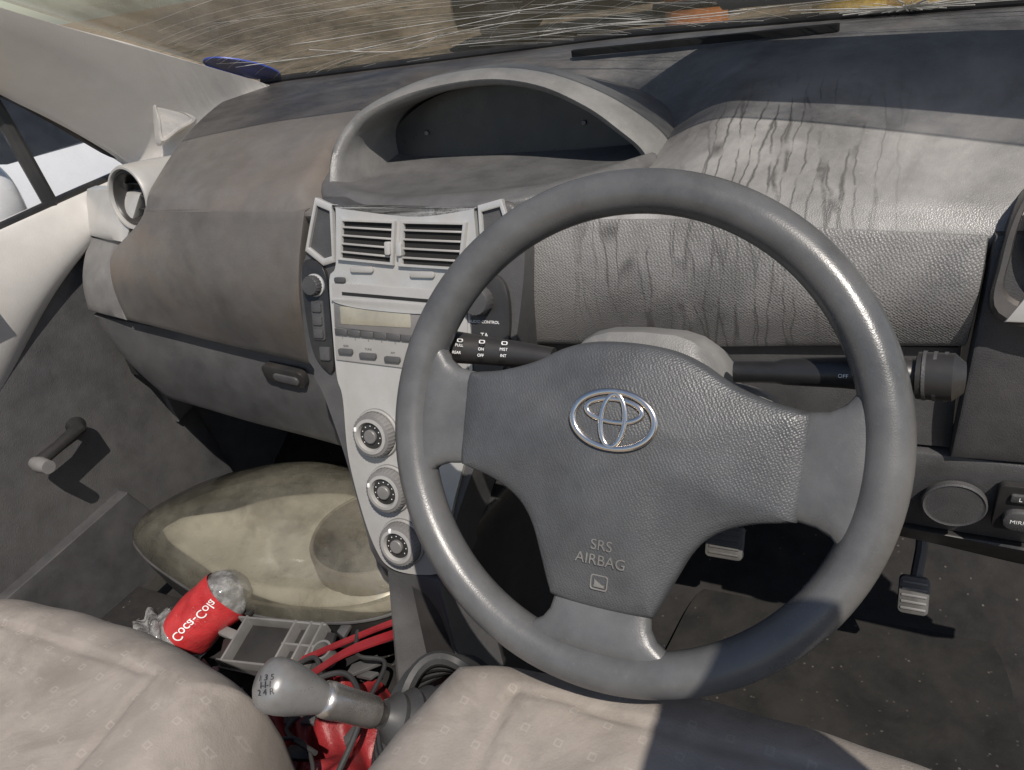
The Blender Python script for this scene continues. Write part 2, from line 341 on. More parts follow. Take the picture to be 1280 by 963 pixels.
ov=poly_smooth([(-46,-66),(-54,-20),(-40,36),(0,62),(50,50),(60,0),(50,-66)],48)
bezel('vent_surround',vf,ov,inset([(a,b+8) for a,b in ov],.86),-30,4,'bronze',dash,lip=3)
prism('vent_foot_trim',vf,[(-46,-66),(50,-66),(50,-38),(-32,-42)],0,5.5,'silver2',dash,2)
lathe('air_vent',vf,4,5,[(42,-12),(42,2),(38,5),(35,2),(33,-14),(0.1,-16)],'black',dash)
for i in (-1,0,1):
    prism('vent_slat',vf,[(4-28,5+i*16-2),(4+28,5+i*16-2),(4+28,5+i*16+2),(4-28,5+i*16+2)],-12,0,'black',dash,.5)
lf=Fr((-.822,.330,.700),(1,-.12,0),(0,.18,.98),(0,-1,.18));lf=Fr(lf.o,lf.e1,lf.e2-lf.e1*lf.e2.dot(lf.e1),(0,0,1));lf.n=lf.e1.cross(lf.e2).normalized()
lathe('vent_surround',lf,0,0,[(52,-110),(50,-50),(47,-10),(46,0),(44,4),(41,4),(39.5,0),(39,-34)],'silver',dash,seg=56,cap=False)
av=lathe('air_vent',lf,0,0,[(39.4,-34),(39.4,-1),(36,0.5),(34,-2),(33,-30),(0.1,-32)],'black',dash,seg=48,label='deep round black air vent in a silver barrel')
for i in (-1,0,1):
    w_=math.sqrt(33**2-(i*18)**2)
    prism('vent_slat',lf,[(-w_,i*18-1.0),(w_,i*18-1.0),(w_,i*18+1.0),(-w_,i*18+1.0)],-29,-16,'black',av,.4)
arch=cr([(-.440,.292,.690),(-.442,.300,.716),(-.440,.325,.755),(-.412,.350,.785),(-.345,.368,.805),(-.255,.372,.812),(-.185,.366,.802),(-.128,.358,.777),(-.090,.352,.750),(-.068,.356,.726),(-.058,.362,.695)],71)
hc_=(-.25,.715)
def hs(fx,fz,dy,dz=0,yabs=None,mixy=0):
    P=[]
    for p in arch:
        y=p.y+dy
        if yabs is not None: y=lerp(y,yabs,mixy)
        P.append(V((hc_[0]+(p.x-hc_[0])*fx,y,hc_[1]+(p.z-hc_[1])*fz+dz)))
    return P
loft('instrument_hood',[hs(.86,.79,0,0,.46,1),hs(.905,.845,.03),hs(.93,.87,.008),hs(.95,.905,-.001),hs(.98,.96,-.003),hs(1.005,1.0,.003),hs(1.025,1.03,.018),hs(1.045,1.03,.05),hs(1.065,.98,0,-.004,.46,.8),hs(1.09,.80,0,-.01,.52,1),hs(1.10,.5,0,-.02,.60,1)],'shelf',dash,closed=False,cap=False,ang=60)
prism('instrument_display',Fr((-.25,.425,.706),X,(0,.12,1),(0,-1,.12)),[(p.x,p.y) for p in cr([(-182,0,0),(-168,42,0),(-100,78,0),(0,88,0),(80,76,0),(136,44,0),(166,0,0)],40)],-2,1,'display',dash,0,label='dark grey unlit instrument display')
for x_ in (-120,90):
    lathe('display_screw',Fr((-.25+x_*.001,.4265,.742),X,Z,-Y),0,0,[(3,0),(2.5,1.5),(.1,2)],'grey',dash,seg=14)
lipc=cr([(-.452,.345,.735),(-.447,.300,.720),(-.410,.264,.713),(-.335,.240,.709),(-.255,.233,.713),(-.165,.243,.716),(-.112,.275,.719),(-.078,.315,.721),(-.062,.35,.718)],41)
backc=cr([(-.41,.46,.722),(-.39,.46,.720),(-.36,.46,.718),(-.30,.46,.716),(-.25,.46,.716),(-.18,.46,.716),(-.13,.46,.718),(-.10,.46,.720),(-.085,.46,.722)],41)
def shelf(u,v):
    i=min(39.999,u*40);k=int(i);t=i-k
    a=backc[k].lerp(backc[k+1],t);b=lipc[k].lerp(lipc[k+1],t)
    return a.lerp(b,v)+V((0,0,-.007*math.sin(math.pi*v)+.006*ss(.75,.93,v)*ss(1.0,.93,v)))
panel('hood_shelf',shelf,60,24,'floorshelf',dash,back=(0,.0,-.04),rnd=.005,ang=60)
# ---- centre stack
sl=math.radians(18)
S=Fr((-.34,.22,.69),X,(0,-math.sin(sl),-math.cos(sl)),(0,-math.cos(sl),math.sin(sl)))
body=poly_smooth([(-66,-34),(-20,-28),(60,-16),(130,-22),(168,-26),(182,10),(176,80),(160,150),(125,235),(92,320),(74,396),(-14,400),(-34,350),(-56,262),(-80,190),(-98,150),(-100,60),(-86,20)],90)
prism('centre_stack_body',S,body,-90,-2,'dark',dash,5,3)
silver=poly_smooth([(-38,-23),(-36,-24),(60,-14),(126,-20),(130,-18),(132,30),(124,60),(122,150),(114,225),(92,300),(76,372),(66,388),(30,395),(2,392),(-14,376),(-30,335),(-46,262),(-48,190),(-54,164),(-55,110),(-54,52),(-44,38)],140)
prism('centre_stack_panel',S,silver,-4,4,'silver',dash,2.5,3)
for o4 in ([(-44,-28),(-66,-36),(-76,-8),(-86,22),(-62,38),(-46,34),(-45,4)],[(134,-24),(160,-30),(168,-6),(174,18),(152,38),(136,34),(135,4)]):
    bezel('vent_side_trim',S,o4,inset(o4,.78),-4,3.5,'silver',dash,1)
    prism('vent_side_pocket',S,inset(o4,.82),-4,-1,'dark',dash,0)
def vent(P):
    v=bezel('air_vent',S,P,inset(P,.88),2,9,'silver',dash,1.2,label='rectangular silver framed air vent with slats')
    prism('vent_cavity',S,inset(P,.90),2,4.6,'void',v,0)
    (ax,ay),(bx,by),(cx,cy),(dx,dy)=P
    for i in range(1,5):
        t=i/5
        a=(lerp(ax,dx,t)+4,lerp(ay,dy,t));b=(lerp(bx,cx,t)-4,lerp(by,cy,t))
        prism('vent_slat',S,[(a[0],a[1]-1.0),(b[0],b[1]-1.0),(b[0],b[1]+1.0),(a[0],a[1]+1.0)],4,8,'silver2',v,.4)
    return v
vent([(-31,-13),(40,-10),(34,36),(-38,31)]);vent([(46,-10),(124,-8),(116,40),(40,37)])
for x,y in ((-8,41),(68,45)): prism('vent_thumbwheel',S,rr(x,y,30,7,3),2,7.5,'silver2',dash,1)
for x,y in ((30,18),(44,19)): prism('vent_tab',S,rr(x,y,7,14,2),4,12,'silver',dash,1)
radio=prism('radio',S,[(-50,56),(120,62),(118,150),(-52,144)],2,6.5,'silver2',dash,1.5,label='silver car radio with pale display and buttons')
prism('disc_slot',S,[(-36,66),(112,72),(112,75.5),(-36,69.5)],5,7,'void',radio,0)
prism('radio_tray',S,poly_smooth([(-46,73),(30,75),(112,80),(70,86),(0,84),(-40,79)],30),5,9,'silver',radio,1.5)
prism('radio_recess',S,[(-48,78),(100,86),(98,113),(-49,106)],5,7.4,'grey',radio,.5)
prism('radio_display',S,rr(6,92,92,20,2),6,8,'lcd',radio,.5)
for i in range(6):
    x=-40+i*17.5;prism('preset_button',S,[(x-8.2,107+i*.5),(x+8.2,107.5+i*.5),(x+8.2,114.5+i*.5),(x-8.2,114+i*.5)],6,9.5,'dark',radio,.8)
    text('preset_number',str(i+1),S,x,118+i*.5,2.4,6.6,'black',radio,.05,flipy=-1)
for x,y,w in ((-36,133,19),(-6,136,22),(26,138,20),(60,141,20)): prism('radio_button',S,rr(x,y,w,6.5,2),6,10,'dark',radio,1)
prism('radio_button',S,rr(-38,53,14,6,2),5,8,'dark',radio,.8)
for i,(x,y) in enumerate(((-36,127),(-6,129),(26,131),(60,133))):
    text('radio_lettering',['SEEK','TUNE','AM','FM'][i],S,x,y,2.6,6.6,'black',radio,.05,flipy=-1)
prism('switch_strip',S,poly_smooth([(-92,38),(-62,42),(-58,100),(-60,158),(-78,150),(-90,120)],28),-4,3,'black',dash,1)
lathe('lock_knob',S,-75,60,[(11,2),(11,12),(9.5,14),(0.1,14)],'dark',dash,rib=.06,ribr=(0,2))
lathe('lock_knob_ring',S,-75,60,[(13,2),(13,5),(11,6),(11,2)],'silver',dash)
prism('dash_switch',S,rr(-74,100,17,46,3),2,5,'dark',dash,1)
for i in range(3): prism('dash_switch',S,rr(-74,85+i*15,13,11,2),5,7,'dark',dash,1)
prism('dash_switch',S,rr(-68,138,14,16,2),2,6,'dark',dash,1)
prism('audio_control_panel',S,poly_smooth([(124,45),(160,50),(166,100),(150,160),(128,158),(122,100)],28),-4,4,'black',dash,1)
lathe('audio_knob',S,134,70,[(15,2),(15,14),(13,17),(0.1,17)],'dark',dash,rib=.05,ribr=(0,2))
for bd_,yy,hh in (('AUDIO CONTROL',92,3.0),('TA',106,5),('MODE',120,3.2)): text('audio_lettering',bd_,S,138,yy,hh,4.3,'white',dash,.05,flipy=-1)
for x,y in ((-2,226),(11,291),(24,355)):
    k=lathe('climate_knob',S,x,y,[(29,3),(29,6),(27,7),(26.5,5.5),(25.5,5.5),(25,16),(23.5,19),(20,20)],'grey',dash,seg=72,rib=.035,ribr=(4,7),cap=False,label='round silver and black heater control knob')
    lathe('knob_ring',S,x,y,[(21,16),(20.5,20.8),(17,21.2),(15,17.5),(14.8,14)],'silver2',k,seg=48,cap=False)
    lathe('knob_dial',S,x,y,[(28.6,6),(28,8.4),(26.6,8.4),(26.4,5)],'silver2',k,cap=False)
    lathe('knob_face',S,x,y,[(15.2,15),(15.2,17),(12.5,17.6),(0.1,17.6)],'black',k)
    lathe('knob_cap',S,x,y,[(8,17),(8,20.5),(7,21.5),(0.1,21.5)],'grey',k)
    a=math.radians(200 if y<300 else 250)
    for j in range(9):
        b=math.radians(140+32*j);prism('dial_mark',S,[(x+12*math.cos(b)-.5,y+12*math.sin(b)-.5),(x+12*math.cos(b)+.5,y+12*math.sin(b)-.5),(x+12*math.cos(b)+.5,y+12*math.sin(b)+.5),(x+12*math.cos(b)-.5,y+12*math.sin(b)+.5)],17,18,'white',k,0)
    prism('knob_pointer',S,rr(x+20*math.cos(a),y+20*math.sin(a),3,5,1),19,21.8,'white',k,.2)
panel('console_side',quad((-.345,.10,.31),(-.27,.09,.31),(-.19,-.02,.02),(-.31,-.03,.02),(0,.03,.0)),12,12,'dark',dash,back=(0,.08,0),rnd=.006)
panel('console_flank',quad((-.355,.13,.315),(-.345,.30,.34),(-.37,.45,.0),(-.34,.0,.0),(.02,0,0)),12,12,'dark',dash,back=(.05,0,0),rnd=.006)
panel('console_flank',quad((-.27,.11,.32),(-.22,.28,.36),(-.20,.45,.0),(-.20,.0,.0),(-.02,0,0)),12,12,'black',dash,back=(-.05,0,0),rnd=.006)
# ---------------------------------------------------------------- STEERING WHEEL
wa=math.radians(31.557)
E2=V((0,math.sin(wa),math.cos(wa)));NN=V((0,-math.cos(wa),math.sin(wa)))
rot=math.radians(-2.0)
e1=X*math.cos(rot)+E2*math.sin(rot);e2=-X*math.sin(rot)+E2*math.cos(rot)
H=Fr((0,0,.62),e1,e2,NN)
wheel=thing('steering_wheel','dark grey three spoke steering wheel with chrome emblem on the hub','steering wheel',(0,0,.62))
tube('rim',[H(172*math.cos(a),172*math.sin(a),0) for a in [2*math.pi*i/120 for i in range(120)]],.0158,'rim',wheel,seg=20,closed=True,up=NN,flat=1.08,ang=60)
def sup(fr,axis,pos,cen,half,th,c,n=24,e=.55):
    P=[]
    for i in range(n):
        a=2*math.pi*i/n;ca,sa=math.cos(a),math.sin(a)
        q=cen+half*math.copysign(abs(ca)**e,ca);w=c+th*math.copysign(abs(sa)**e,sa)
        P.append(fr(pos,q,w) if axis=='x' else fr(q,pos,w))
    return P
for s in (-1,1):
    loft('spoke',[sup(H,'x',s*p,c,h,t,cc) for p,c,h,t,cc in ((95,-6,34,8,-6),(122,-6,36,9,-3),(136,-6,38,9.5,-1),(145,-5,43,10,0),(152,-4,52,10.5,0),(158,-3,62,10,0),(163,-3,72,8.5,0),(168,-3,80,5,0))],'rim',wheel,ang=60)
loft('spoke',[sup(H,'y',p,0,h,t,cc) for p,h,t,cc in ((-100,36,8,-6),(-124,36,9,-3),(-136,38,9.5,-1),(-144,43,10,0),(-150,52,10.5,0),(-156,64,10,0),(-161,76,8.5,0),(-166,86,5,0))],'rim',wheel,ang=60)
half=[(0,64),(28,62),(50,55),(72,43),(98,34),(120,30),(126,26),(127,0),(125,-38),(120,-43),(96,-49),(74,-60),(60,-76),(50,-98),(40,-122),(34,-127),(0,-129)]
cov=half+[(-a,b) for a,b in reversed(half[1:-1])]
cv=[(p.x,p.y) for p in cr([(a,b,0) for a,b in cov],150,True)]
rings=[];cc0=(0,-12)
for s,h in ((1.0,-10),(1.0,2),(.985,5.5),(.96,7.5),(.92,9),(.86,10.3),(.78,11.5),(.68,12.8),(.58,13.9),(.48,14.8),(.38,15.4),(.28,15.8),(.18,16.1),(.08,16.2)):
    r=[]
    for a,b in cv:
        x=cc0[0]+(a-cc0[0])*s;y=cc0[1]+(b-cc0[1])*s
        r.append(H(x,y,h+(4.5*math.exp(-(x/52)**4)*min(1,(1-s)*9) if s<1 else 0)))
    rings.append(r)
bm=bmesh.new();vs=add_loft(bm,rings,True,True)
inner=[v for r in vs[4:] for v in r]
for _ in range(60): bmesh.ops.smooth_vert(bm,verts=inner,factor=.5,use_axis_x=True,use_axis_y=True,use_axis_z=True)
bm.normal_update();hubtop={}
def hub_h(x,y):   # height of the smoothed cover under a point of the wheel frame
    best=None;bd_=1e9
    for v in inner:
        q=v.co-H.o;dx_=q.dot(H.e1)*1000-x;dy_=q.dot(H.e2)*1000-y;dd=dx_*dx_+dy_*dy_
        if dd<bd_: bd_=dd;best=q.dot(H.n)*1000
    return best
hS,hA,hI,hE=hub_h(0,-80),hub_h(0,-91),hub_h(0,-107),max(hub_h(a,b) for a,b in ((0,9),(26,9),(-26,9),(0,26),(0,-8)))
finish(bm,'airbag_cover','hub',wheel,ang=50)
prism('hub_back_cover',H,inset(cv,.86),-55,-9,'dark',wheel,2)
lx,ly=-1,9
def oval(cx,cy,a,b,r,h):
    pts=[H(lx+cx+a*math.cos(t),ly+cy+b*math.sin(t),h) for t in [2*math.pi*i/56 for i in range(56)]]
    return tube_rings(pts,[r*.001*(1+.25*abs(math.cos(2*math.pi*i/56))) for i in range(56)],10,True,.7,NN)
bm=bmesh.new()
for a in ((0,0,29.5,19.8,2.1,hE+1.6),(0,6.6,20,8,1.7,hE+1.6),(0,-.3,8.6,18.2,1.7,hE+1.8)): add_loft(bm,oval(*a),True,False)
bmesh.ops.remove_doubles(bm,verts=bm.verts,dist=1e-6);finish(bm,'emblem','chrome',wheel,ang=60)
prism('emblem_base',H,ell(lx,ly,29,19.2,48),hE-8,hE+.6,'hub',wheel,1)
text('airbag_lettering','SRS',H,0,-80,7.6,hS+.3,'mould',wheel,.7)
text('airbag_lettering','AIRBAG',H,0,-91,7.6,hA+.3,'mould',wheel,.7)
bezel('airbag_symbol',H,rr(0,-107,13,11,2),rr(0,-107,11,9,1.5),hI-4,hI+1,'mould',wheel,.2)
prism('airbag_symbol_figure',H,[(-4,-104.5),(2,-108.5),(4,-108.5),(4,-110.5),(-4,-110.5),(-3,-107)],hI-4,hI+.9,'mould',wheel,.2)
# ---------------------------------------------------------------- COLUMN + STALKS
col=thing('steering_column','grey steering column shroud with black control stalks','steering column',(0,.1,.6))
H0=Fr((0,0,.62),X,E2,NN)
def csec(d,w,h0,h1,n=28):
    P=[]
    for i in range(n):
        a=2*math.pi*i/n;ca,sa=math.cos(a),math.sin(a)
        P.append(H0(w*math.copysign(abs(ca)**.6,ca),(h0+h1)/2+(h1-h0)/2*math.copysign(abs(sa)**.7,sa),-d))
    return P
loft('column_shroud',[csec(28,50,-50,62),csec(34,62,-58,74),csec(60,70,-64,80),csec(110,70,-64,76),csec(170,60,-60,66),csec(240,50,-50,50)],'shelf',col,ang=50)
loft('column_collar',[csec(46,92,4,36),csec(52,98,-2,44),csec(86,100,-4,44),csec(96,84,0,40)],'shelf',col,ang=50)
def stalk(P,rr_,m='black',**k): return tube('control_stalk',P,rr_,m,col,seg=20,**k)
st=stalk([(.07,.055,.644),(.098,.055,.646),(.104,.055,.647),(.14,.054,.650),(.172,.053,.652),(.176,.053,.652),(.180,.053,.652),(.184,.053,.652),(.186,.053,.652),(.206,.050,.654),(.212,.05,.654)],[.008,.008,.0095,.0108,.0128,.0128,.0108,.0108,.0155,.0155,.010],label='black indicator stalk with ribbed end')
for q in range(3): tube('stalk_groove',[(.189+.006*q,.0525,.6525),(.191+.006*q,.0523,.6527)],[.0162,.0162],'dark',st,seg=20)
st2=stalk([(-.07,.055,.644),(-.10,.055,.646),(-.13,.054,.648),(-.158,.053,.650),(-.163,.053,.650),(-.188,.05,.652),(-.194,.05,.652)],[.009,.0105,.012,.0135,.015,.015,.009],label='black wiper stalk with white markings')
sf=Fr((-.125,.0425,.658),X,(0,.5,.87),(0,-.87,.5))
for t_,x_,y_ in (('PULL',-20,0),('ON',0,-2),('MIST',20,-1),('REAR',-22,-6),('OFF',0,-7),('INT',20,-6)): text('stalk_lettering',t_,sf,x_,y_,2.4,1.6,'white',st2,.05)
for x_ in (-20,0,20): bezel('stalk_symbol',sf,rr(x_,4,5,2.8,1),rr(x_,4,3.8,1.8,.6),0,1.2,'white',st2,.1)
sf2=Fr((.142,.0435,.6565),X,(0,.5,.87),(0,-.87,.5))
text('stalk_lettering','OFF',sf2,0,-3,2.6,1.6,'white',st,.05);text('stalk_lettering','ON',sf2,12,-3,2.6,2.0,'white',st,.05)
lathe('ignition_lock',Fr((.088,.12,.50),(0,.5,.87),X,(0,-.87,.5)),0,0,[(20,-40),(20,0),(17,6),(0.1,6)],'black',col)
# ---------------------------------------------------------------- FLOOR + FIREWALL
fl=panel('floor',lambda u,v:V((lerp(-1.0,.5,u),lerp(-.55,.80,v),.0+.16*ss(.62,1,v)*ss(.6,1,v))),30,30,'carpet',None,back=(0,0,-.05));fl['kind']='structure'
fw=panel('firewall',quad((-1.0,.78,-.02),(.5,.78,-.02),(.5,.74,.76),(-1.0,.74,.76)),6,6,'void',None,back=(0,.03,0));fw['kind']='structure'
kp=panel('kick_panel',quad((-.99,.38,.66),(-.985,.79,.70),(-.985,.79,0),(-.99,.36,0)),6,6,'doorlow',None,back=(-.02,0,0));kp['kind']='structure'
mt=prism('floor_mat',Fr((.13,.22,.004),X,Y,Z),poly_smooth([(-220,-260),(180,-270),(225,-100),(230,150),(190,250),(60,285),(-150,260),(-205,100)],60),0,7,'matrub',None,2)
mt['label']='black rubber driver floor mat strewn with grit';mt['category']='floor mat'
for nm,x,y,z,lab in (('brake_pedal',-.0,.375,.185,'worn rubber brake pedal hanging above the floor'),('accelerator_pedal',.232,.355,.165,'ribbed dirty accelerator pedal near the door'),('clutch_pedal',-.125,.385,.19,'worn rubber clutch pedal beside the console')):
    pd=thing(nm,lab,'pedal',(x,y,z));acc=x>.2
    pf=Fr((x,y,z),X,(0,.55,.83),(0,-.83,.55))
    prism('pedal_pad',pf,rr(0,0,34 if acc else 50,46,6),-8,4,'pedal',pd,1.5)
    for i in range(-2,3): prism('pad_rib',pf,rr(0,i*8,28 if acc else 40,3,1),4,6,'grey' if acc else 'pedal',pd,.4)
    tube('pedal_arm',[(x+.0,y+.008,z+.0),(x+.005,y+.04,z+.04),(x+.005,y+.10,z+.13),(x+.005,y+.16,z+.2)],[.007]*4,'dark',pd,seg=8)
# ---------------------------------------------------------------- SEATS
def seat(name,x0,x1,y1,zt,lab,depth=.5,sd=0):
    t=thing(name,lab,'car seat',((x0+x1)/2,y1-depth/2,.0),group='front seats')
    cx=(x0+x1)/2;w=(x1-x0)/2;nu,nv=110,110;bm=bmesh.new();G=[]
    for i in range(nu+1):
        row=[]
        for j in range(nv+1):
            u=2*i/nu-1;v=2*j/nv-1
            a=u*math.sqrt(1-v*v*.30);b=v*math.sqrt(1-u*u*.30)
            edge=max(0,max(abs(u),abs(v))-.70)/.30
            z=zt-.11*(1-math.sqrt(max(0,1-edge**2.2)))
            z+=.006*math.exp(-((abs(a)-.74)/.2)**2)-.004*math.exp(-((abs(a)-.55)/.012)**2)*(1 if b<.70 else 0)
            z-=.004*math.exp(-((b-.70)/.012)**2)*(1 if abs(a)<.55 else 0)
            z+=.002*math.sin(9*a+3*b+sd)*math.sin(7*b+sd)+.001*math.sin(23*a-11*b+sd)+.0006*math.sin(31*b+17*a)
            z+=.016*(b+1)/2
            row.append(bm.verts.new((cx+a*w,y1-depth/2+b*depth/2,z)))
        G.append(row)
    for i in range(nu):
        for j in range(nv): bm.faces.new((G[i][j],G[i+1][j],G[i+1][j+1],G[i][j+1]))
    B=[G[i][0] for i in range(nu+1)]+[G[nu][j] for j in range(1,nv+1)]+[G[i][nv] for i in range(nu-1,-1,-1)]+[G[0][j] for j in range(nv-1,0,-1)]
    prev=B
    for dz,s in ((-.05,.995),(-.10,.96),(-.12,.9)):
        ring=[bm.verts.new((cx+(v.co.x-cx)*s,y1-depth/2+(v.co.y-y1+depth/2)*s,v.co.z+dz)) for v in B]
        for a in range(len(B)):
            b=(a+1)%len(B);bm.faces.new((prev[a],prev[b],ring[b],ring[a]))
        prev=ring
    finish(bm,'seat_cushion','fabric',t,ang=80)
    prism('seat_base',Fr((cx,y1-depth/2,0),X,Y,Z),rr(0,0,w*1700,depth*850,40),20,(zt-.2)*1000,'black',t,3)
    return t
seat('front_seat',-.206,.36,-.014,.408,'dusty beige patterned fabric driver seat behind the wheel')
seat('front_seat',-.83,-.278,-.090,.402,'stained beige fabric passenger seat beside the gear lever',sd=2)
# ---------------------------------------------------------------- GEAR LEVER
gl=thing('gear_lever','worn silver topped gear lever with chrome collar','gear lever',(-.23,-.1,.33))
A=V((-.212,-.098,.345));Bp=V((-.272,-.146,.424));ax=(Bp-A).normalized()
def along(name,prof,m,seg=28,**k):
    e,f2=frame_at(A,ax);R=[[A+ax*(h*.001)+(e*math.cos(q)+f2*math.sin(q))*r*.001 for q in [2*math.pi*i/seg for i in range(seg)]] for r,h in prof]
    return loft(name,R,m,gl,ang=50,**k)
L_=(Bp-A).length*1000
along('gaiter',[(44,-70),(40,-55),(42,-50),(34,-38),(36,-33),(28,-22),(30,-17),(22,-8),(23,-3),(15,4),(13,8)],'rubber')
along('shaft',[(9,0),(9,40),(9,50)],'black')
along('collar',[(12,14),(14,17),(14.5,24),(15,48),(16,62),(15.5,68),(13,70)],'collar')
along('knob',[(13,L_-42),(15,L_-36),(16.5,L_-30),(19,L_-22),(21.5,L_-12),(23,L_-2),(23,L_+7),(20,L_+14),(12,L_+18.5),(.2,L_+20)],'knobtop')
hcn=A+ax*((L_-1)*.001);kn=(ax*.45+V((.45,-.55,.75)).normalized()*.9).normalized();ke=(V((.85,.45,-.1))-kn*V((.85,.45,-.1)).dot(kn)).normalized();kf_=kn.cross(ke)
def ksph(x,y,z):
    dd=(kn+ke*(x/22)+kf_*(y/22)).normalized();return hcn+dd*(.0252+z*.001)
text('shift_pattern','1 3 5\nI-I-I\n2 4 R',None,0,0,4.6,0,'black',gl,.15,fn=ksph)
co=thing('rubber_hose','coiled black ribbed rubber hose piled beside the gear lever','hose',(-.23,-.08,.2))
for i in range(8):
    rad=.088-.006*i
    tube('hose_coil',[(-.225+.004*i+rad*math.cos(a)*.8,-.02-.004*i+rad*math.sin(a),.21+.015*i+.006*math.sin(3*a+i)) for a in [2*math.pi*k/40 for k in range(40)]],.0075,'rubber',co,seg=8,closed=True)
# ---------------------------------------------------------------- LOOSE HEADLAMP
hl=thing('headlamp','loose yellowed car headlamp lying in the passenger footwell','headlamp',(-.65,.22,.1))
out=[(-.945,.185),(-.90,.262),(-.80,.328),(-.68,.362),(-.56,.362),(-.46,.320),(-.375,.245),(-.365,.165),(-.43,.112),(-.56,.088),(-.68,.092),(-.80,.118),(-.90,.150)]
oc2=cr([(a,b,0) for a,b in out],80,True);hc=V((-.60,.225,0))
def hz(x,y): return .170+.10*(y-.1)+.05*(x+.65)
def hring(s,h): return [V((hc.x+(p.x-hc.x)*s,hc.y+(p.y-hc.y)*s,hz(hc.x+(p.x-hc.x)*s,hc.y+(p.y-hc.y)*s)+h)) for p in oc2]
loft('headlamp_lens',[hring(s,h) for s,h in ((1.0,0),(.99,.014),(.96,.028),(.90,.044),(.80,.060),(.66,.074),(.5,.083),(.34,.088),(.18,.090),(.05,.0905),(.0001,.0905))],'lens',hl,ang=70,cap=False)
loft('headlamp_housing',[hring(s,h) for s,h in ((.94,-.06),(.99,-.02),(.995,-.001))],'black',hl,cap=True)
loft('headlamp_reflector',[hring(s,h) for s,h in ((.985,.002),(.95,.016),(.90,.014),(.86,.006),(.78,.020),(.70,.018),(.6,.008),(.4,.002),(.2,.0),(.0001,.0))],'reflector',hl,ang=70,cap=False)
lathe('headlamp_bowl',Fr((-.470,.228,.212),X,Y,(0,0,1)),0,0,[(88,24),(84,22),(70,8),(50,-2),(.1,-4)],'bowl',hl,seg=48,cap=False)
lathe('bowl_rim',Fr((-.470,.228,.212),X,Y,(0,0,1)),0,0,[(94,-12),(94,20),(91,25),(88,25),(86,22)],'bowlrim',hl,seg=48,cap=False)
lathe('headlamp_projector',Fr((-.470,.228,.212),X,Y,(0,0,1)),0,0,[(30,-4),(30,16),(24,26),(12,32),(.1,34)],'bowl',hl,seg=32)
tube('headlamp_seal',[V((hc.x+(p.x-hc.x)*1.0,hc.y+(p.y-hc.y)*1.0,hz(p.x,p.y)+.0)) for p in oc2],.0025,'dark',hl,seg=8,closed=True)
# ---------------------------------------------------------------- BOTTLE
bt=thing('drink_bottle','crumpled clear drink bottle with red label and white script','bottle',(-.66,.06,.12))
ba=V((-.690,.050,.160));bd=V((.62,.60,.50)).normalized();be,bf=frame_at(ba,bd)
def bdef(q,h,c=.035): return 1+c*math.sin(3*q+h*.05)+c*.6*math.sin(5*q-h*.11)
def bring(prof,seg=72,extra=0):
    return [[ba+bd*(h*.001)+(be*math.cos(q)+bf*math.sin(q))*r*.001*bdef(q,h)*(1+extra*math.sin(9*q+h*.2)*math.sin(h*.13)) for q in [2*math.pi*i/seg for i in range(seg)]] for r,h in prof]
loft('bottle_body',bring([(10,-66),(26,-62),(33,-55)]+[(35+2*math.sin(h*.2),h) for h in range(-50,74,6)]+[(34,80),(29,90),(20,98),(12,101)],extra=.07),'clear',bt,ang=70)
loft('bottle_label',bring([(38.2,-14),(39,-10)]+[(39,h) for h in range(-6,70,4)]+[(38.2,74)]),'redlabel',bt,cap=False,ang=70)
tocam=V((.60,-.38,.70)).normalized();tc_=(tocam-bd*tocam.dot(bd)).normalized();ts=tc_.cross(bd).normalized()
def wrap(x,y,z):
    q=-y/39.0;h=30+x
    dirv=tc_*math.cos(q)+ts*math.sin(q)
    ang_=math.atan2(dirv.dot(bf),dirv.dot(be))
    return ba+bd*(h*.001)+dirv*(40.6*bdef(ang_,h)+z)*.001
text('bottle_lettering','Coca-Cola',None,0,0,13,0,'white',bt,.2,shear=.3,fn=wrap)
bm=bmesh.new();bmesh.ops.create_icosphere(bm,subdivisions=5,radius=1)
for v in bm.verts:
    c=v.co.copy();k=1+.22*math.sin(5*c.x+3*c.y)*math.sin(6*c.z+2)+.12*math.sin(13*c.y+c.x*9)+.05*math.sin(29*c.z+21*c.x)
    v.co=V((-.735+c.x*.055*k,.02+c.y*.05*k,.135+c.z*.045*k))
bg=finish(bm,'plastic_bag','clear',None,ang=60);bg['label']='crumpled clear plastic bag beside the bottle';bg['category']='plastic bag'
# ---------------------------------------------------------------- BROKEN BRACKET
br=thing('plastic_bracket','broken grey ribbed plastic bracket lying in the footwell','bracket',(-.53,.04,.14))
kf2=Fr((-.535,.050,.165),(.95,.12,.05),(-.10,.95,.2),(0,-.2,1));kf2=Fr(kf2.o,kf2.e1,kf2.e1.cross(kf2.n)*-1,kf2.n)
prism('bracket_plate',kf2,[(-75,-35),(60,-45),(85,-20),(80,30),(20,42),(-60,38),(-90,5)],-6,0,'black',br,1)
for x in (-60,20,45,62): prism('bracket_rib',kf2,[(x-1.5,-34),(x+1.5,-34),(x+6,34),(x+3,34)],0,20,'grey',br,.5)
for y in (-32,0,32): prism('bracket_rib',kf2,[(-70 if y else 18,y-1.5),(72,y-1.5),(72,y+1.5),(-70 if y else 18,y+1.5)],0,18,'grey',br,.5)
lathe('bracket_socket',kf2,84,-6,[(14,-4),(14,22),(11,22),(11,2),(.1,2)],'grey',br,seg=24)
rb=thing('red_bag','crumpled red plastic bag between the seats','plastic bag',(-.40,-.03,.1))
def rbf(u,v): return V((lerp(-.50,-.30,u)+.01*math.sin(17*v),lerp(-.15,.06,v)+.01*math.sin(13*u),.130+.016*math.sin(9*u+4*v)+.014*math.sin(14*v-5*u)+.008*math.sin(31*u+9*v)))
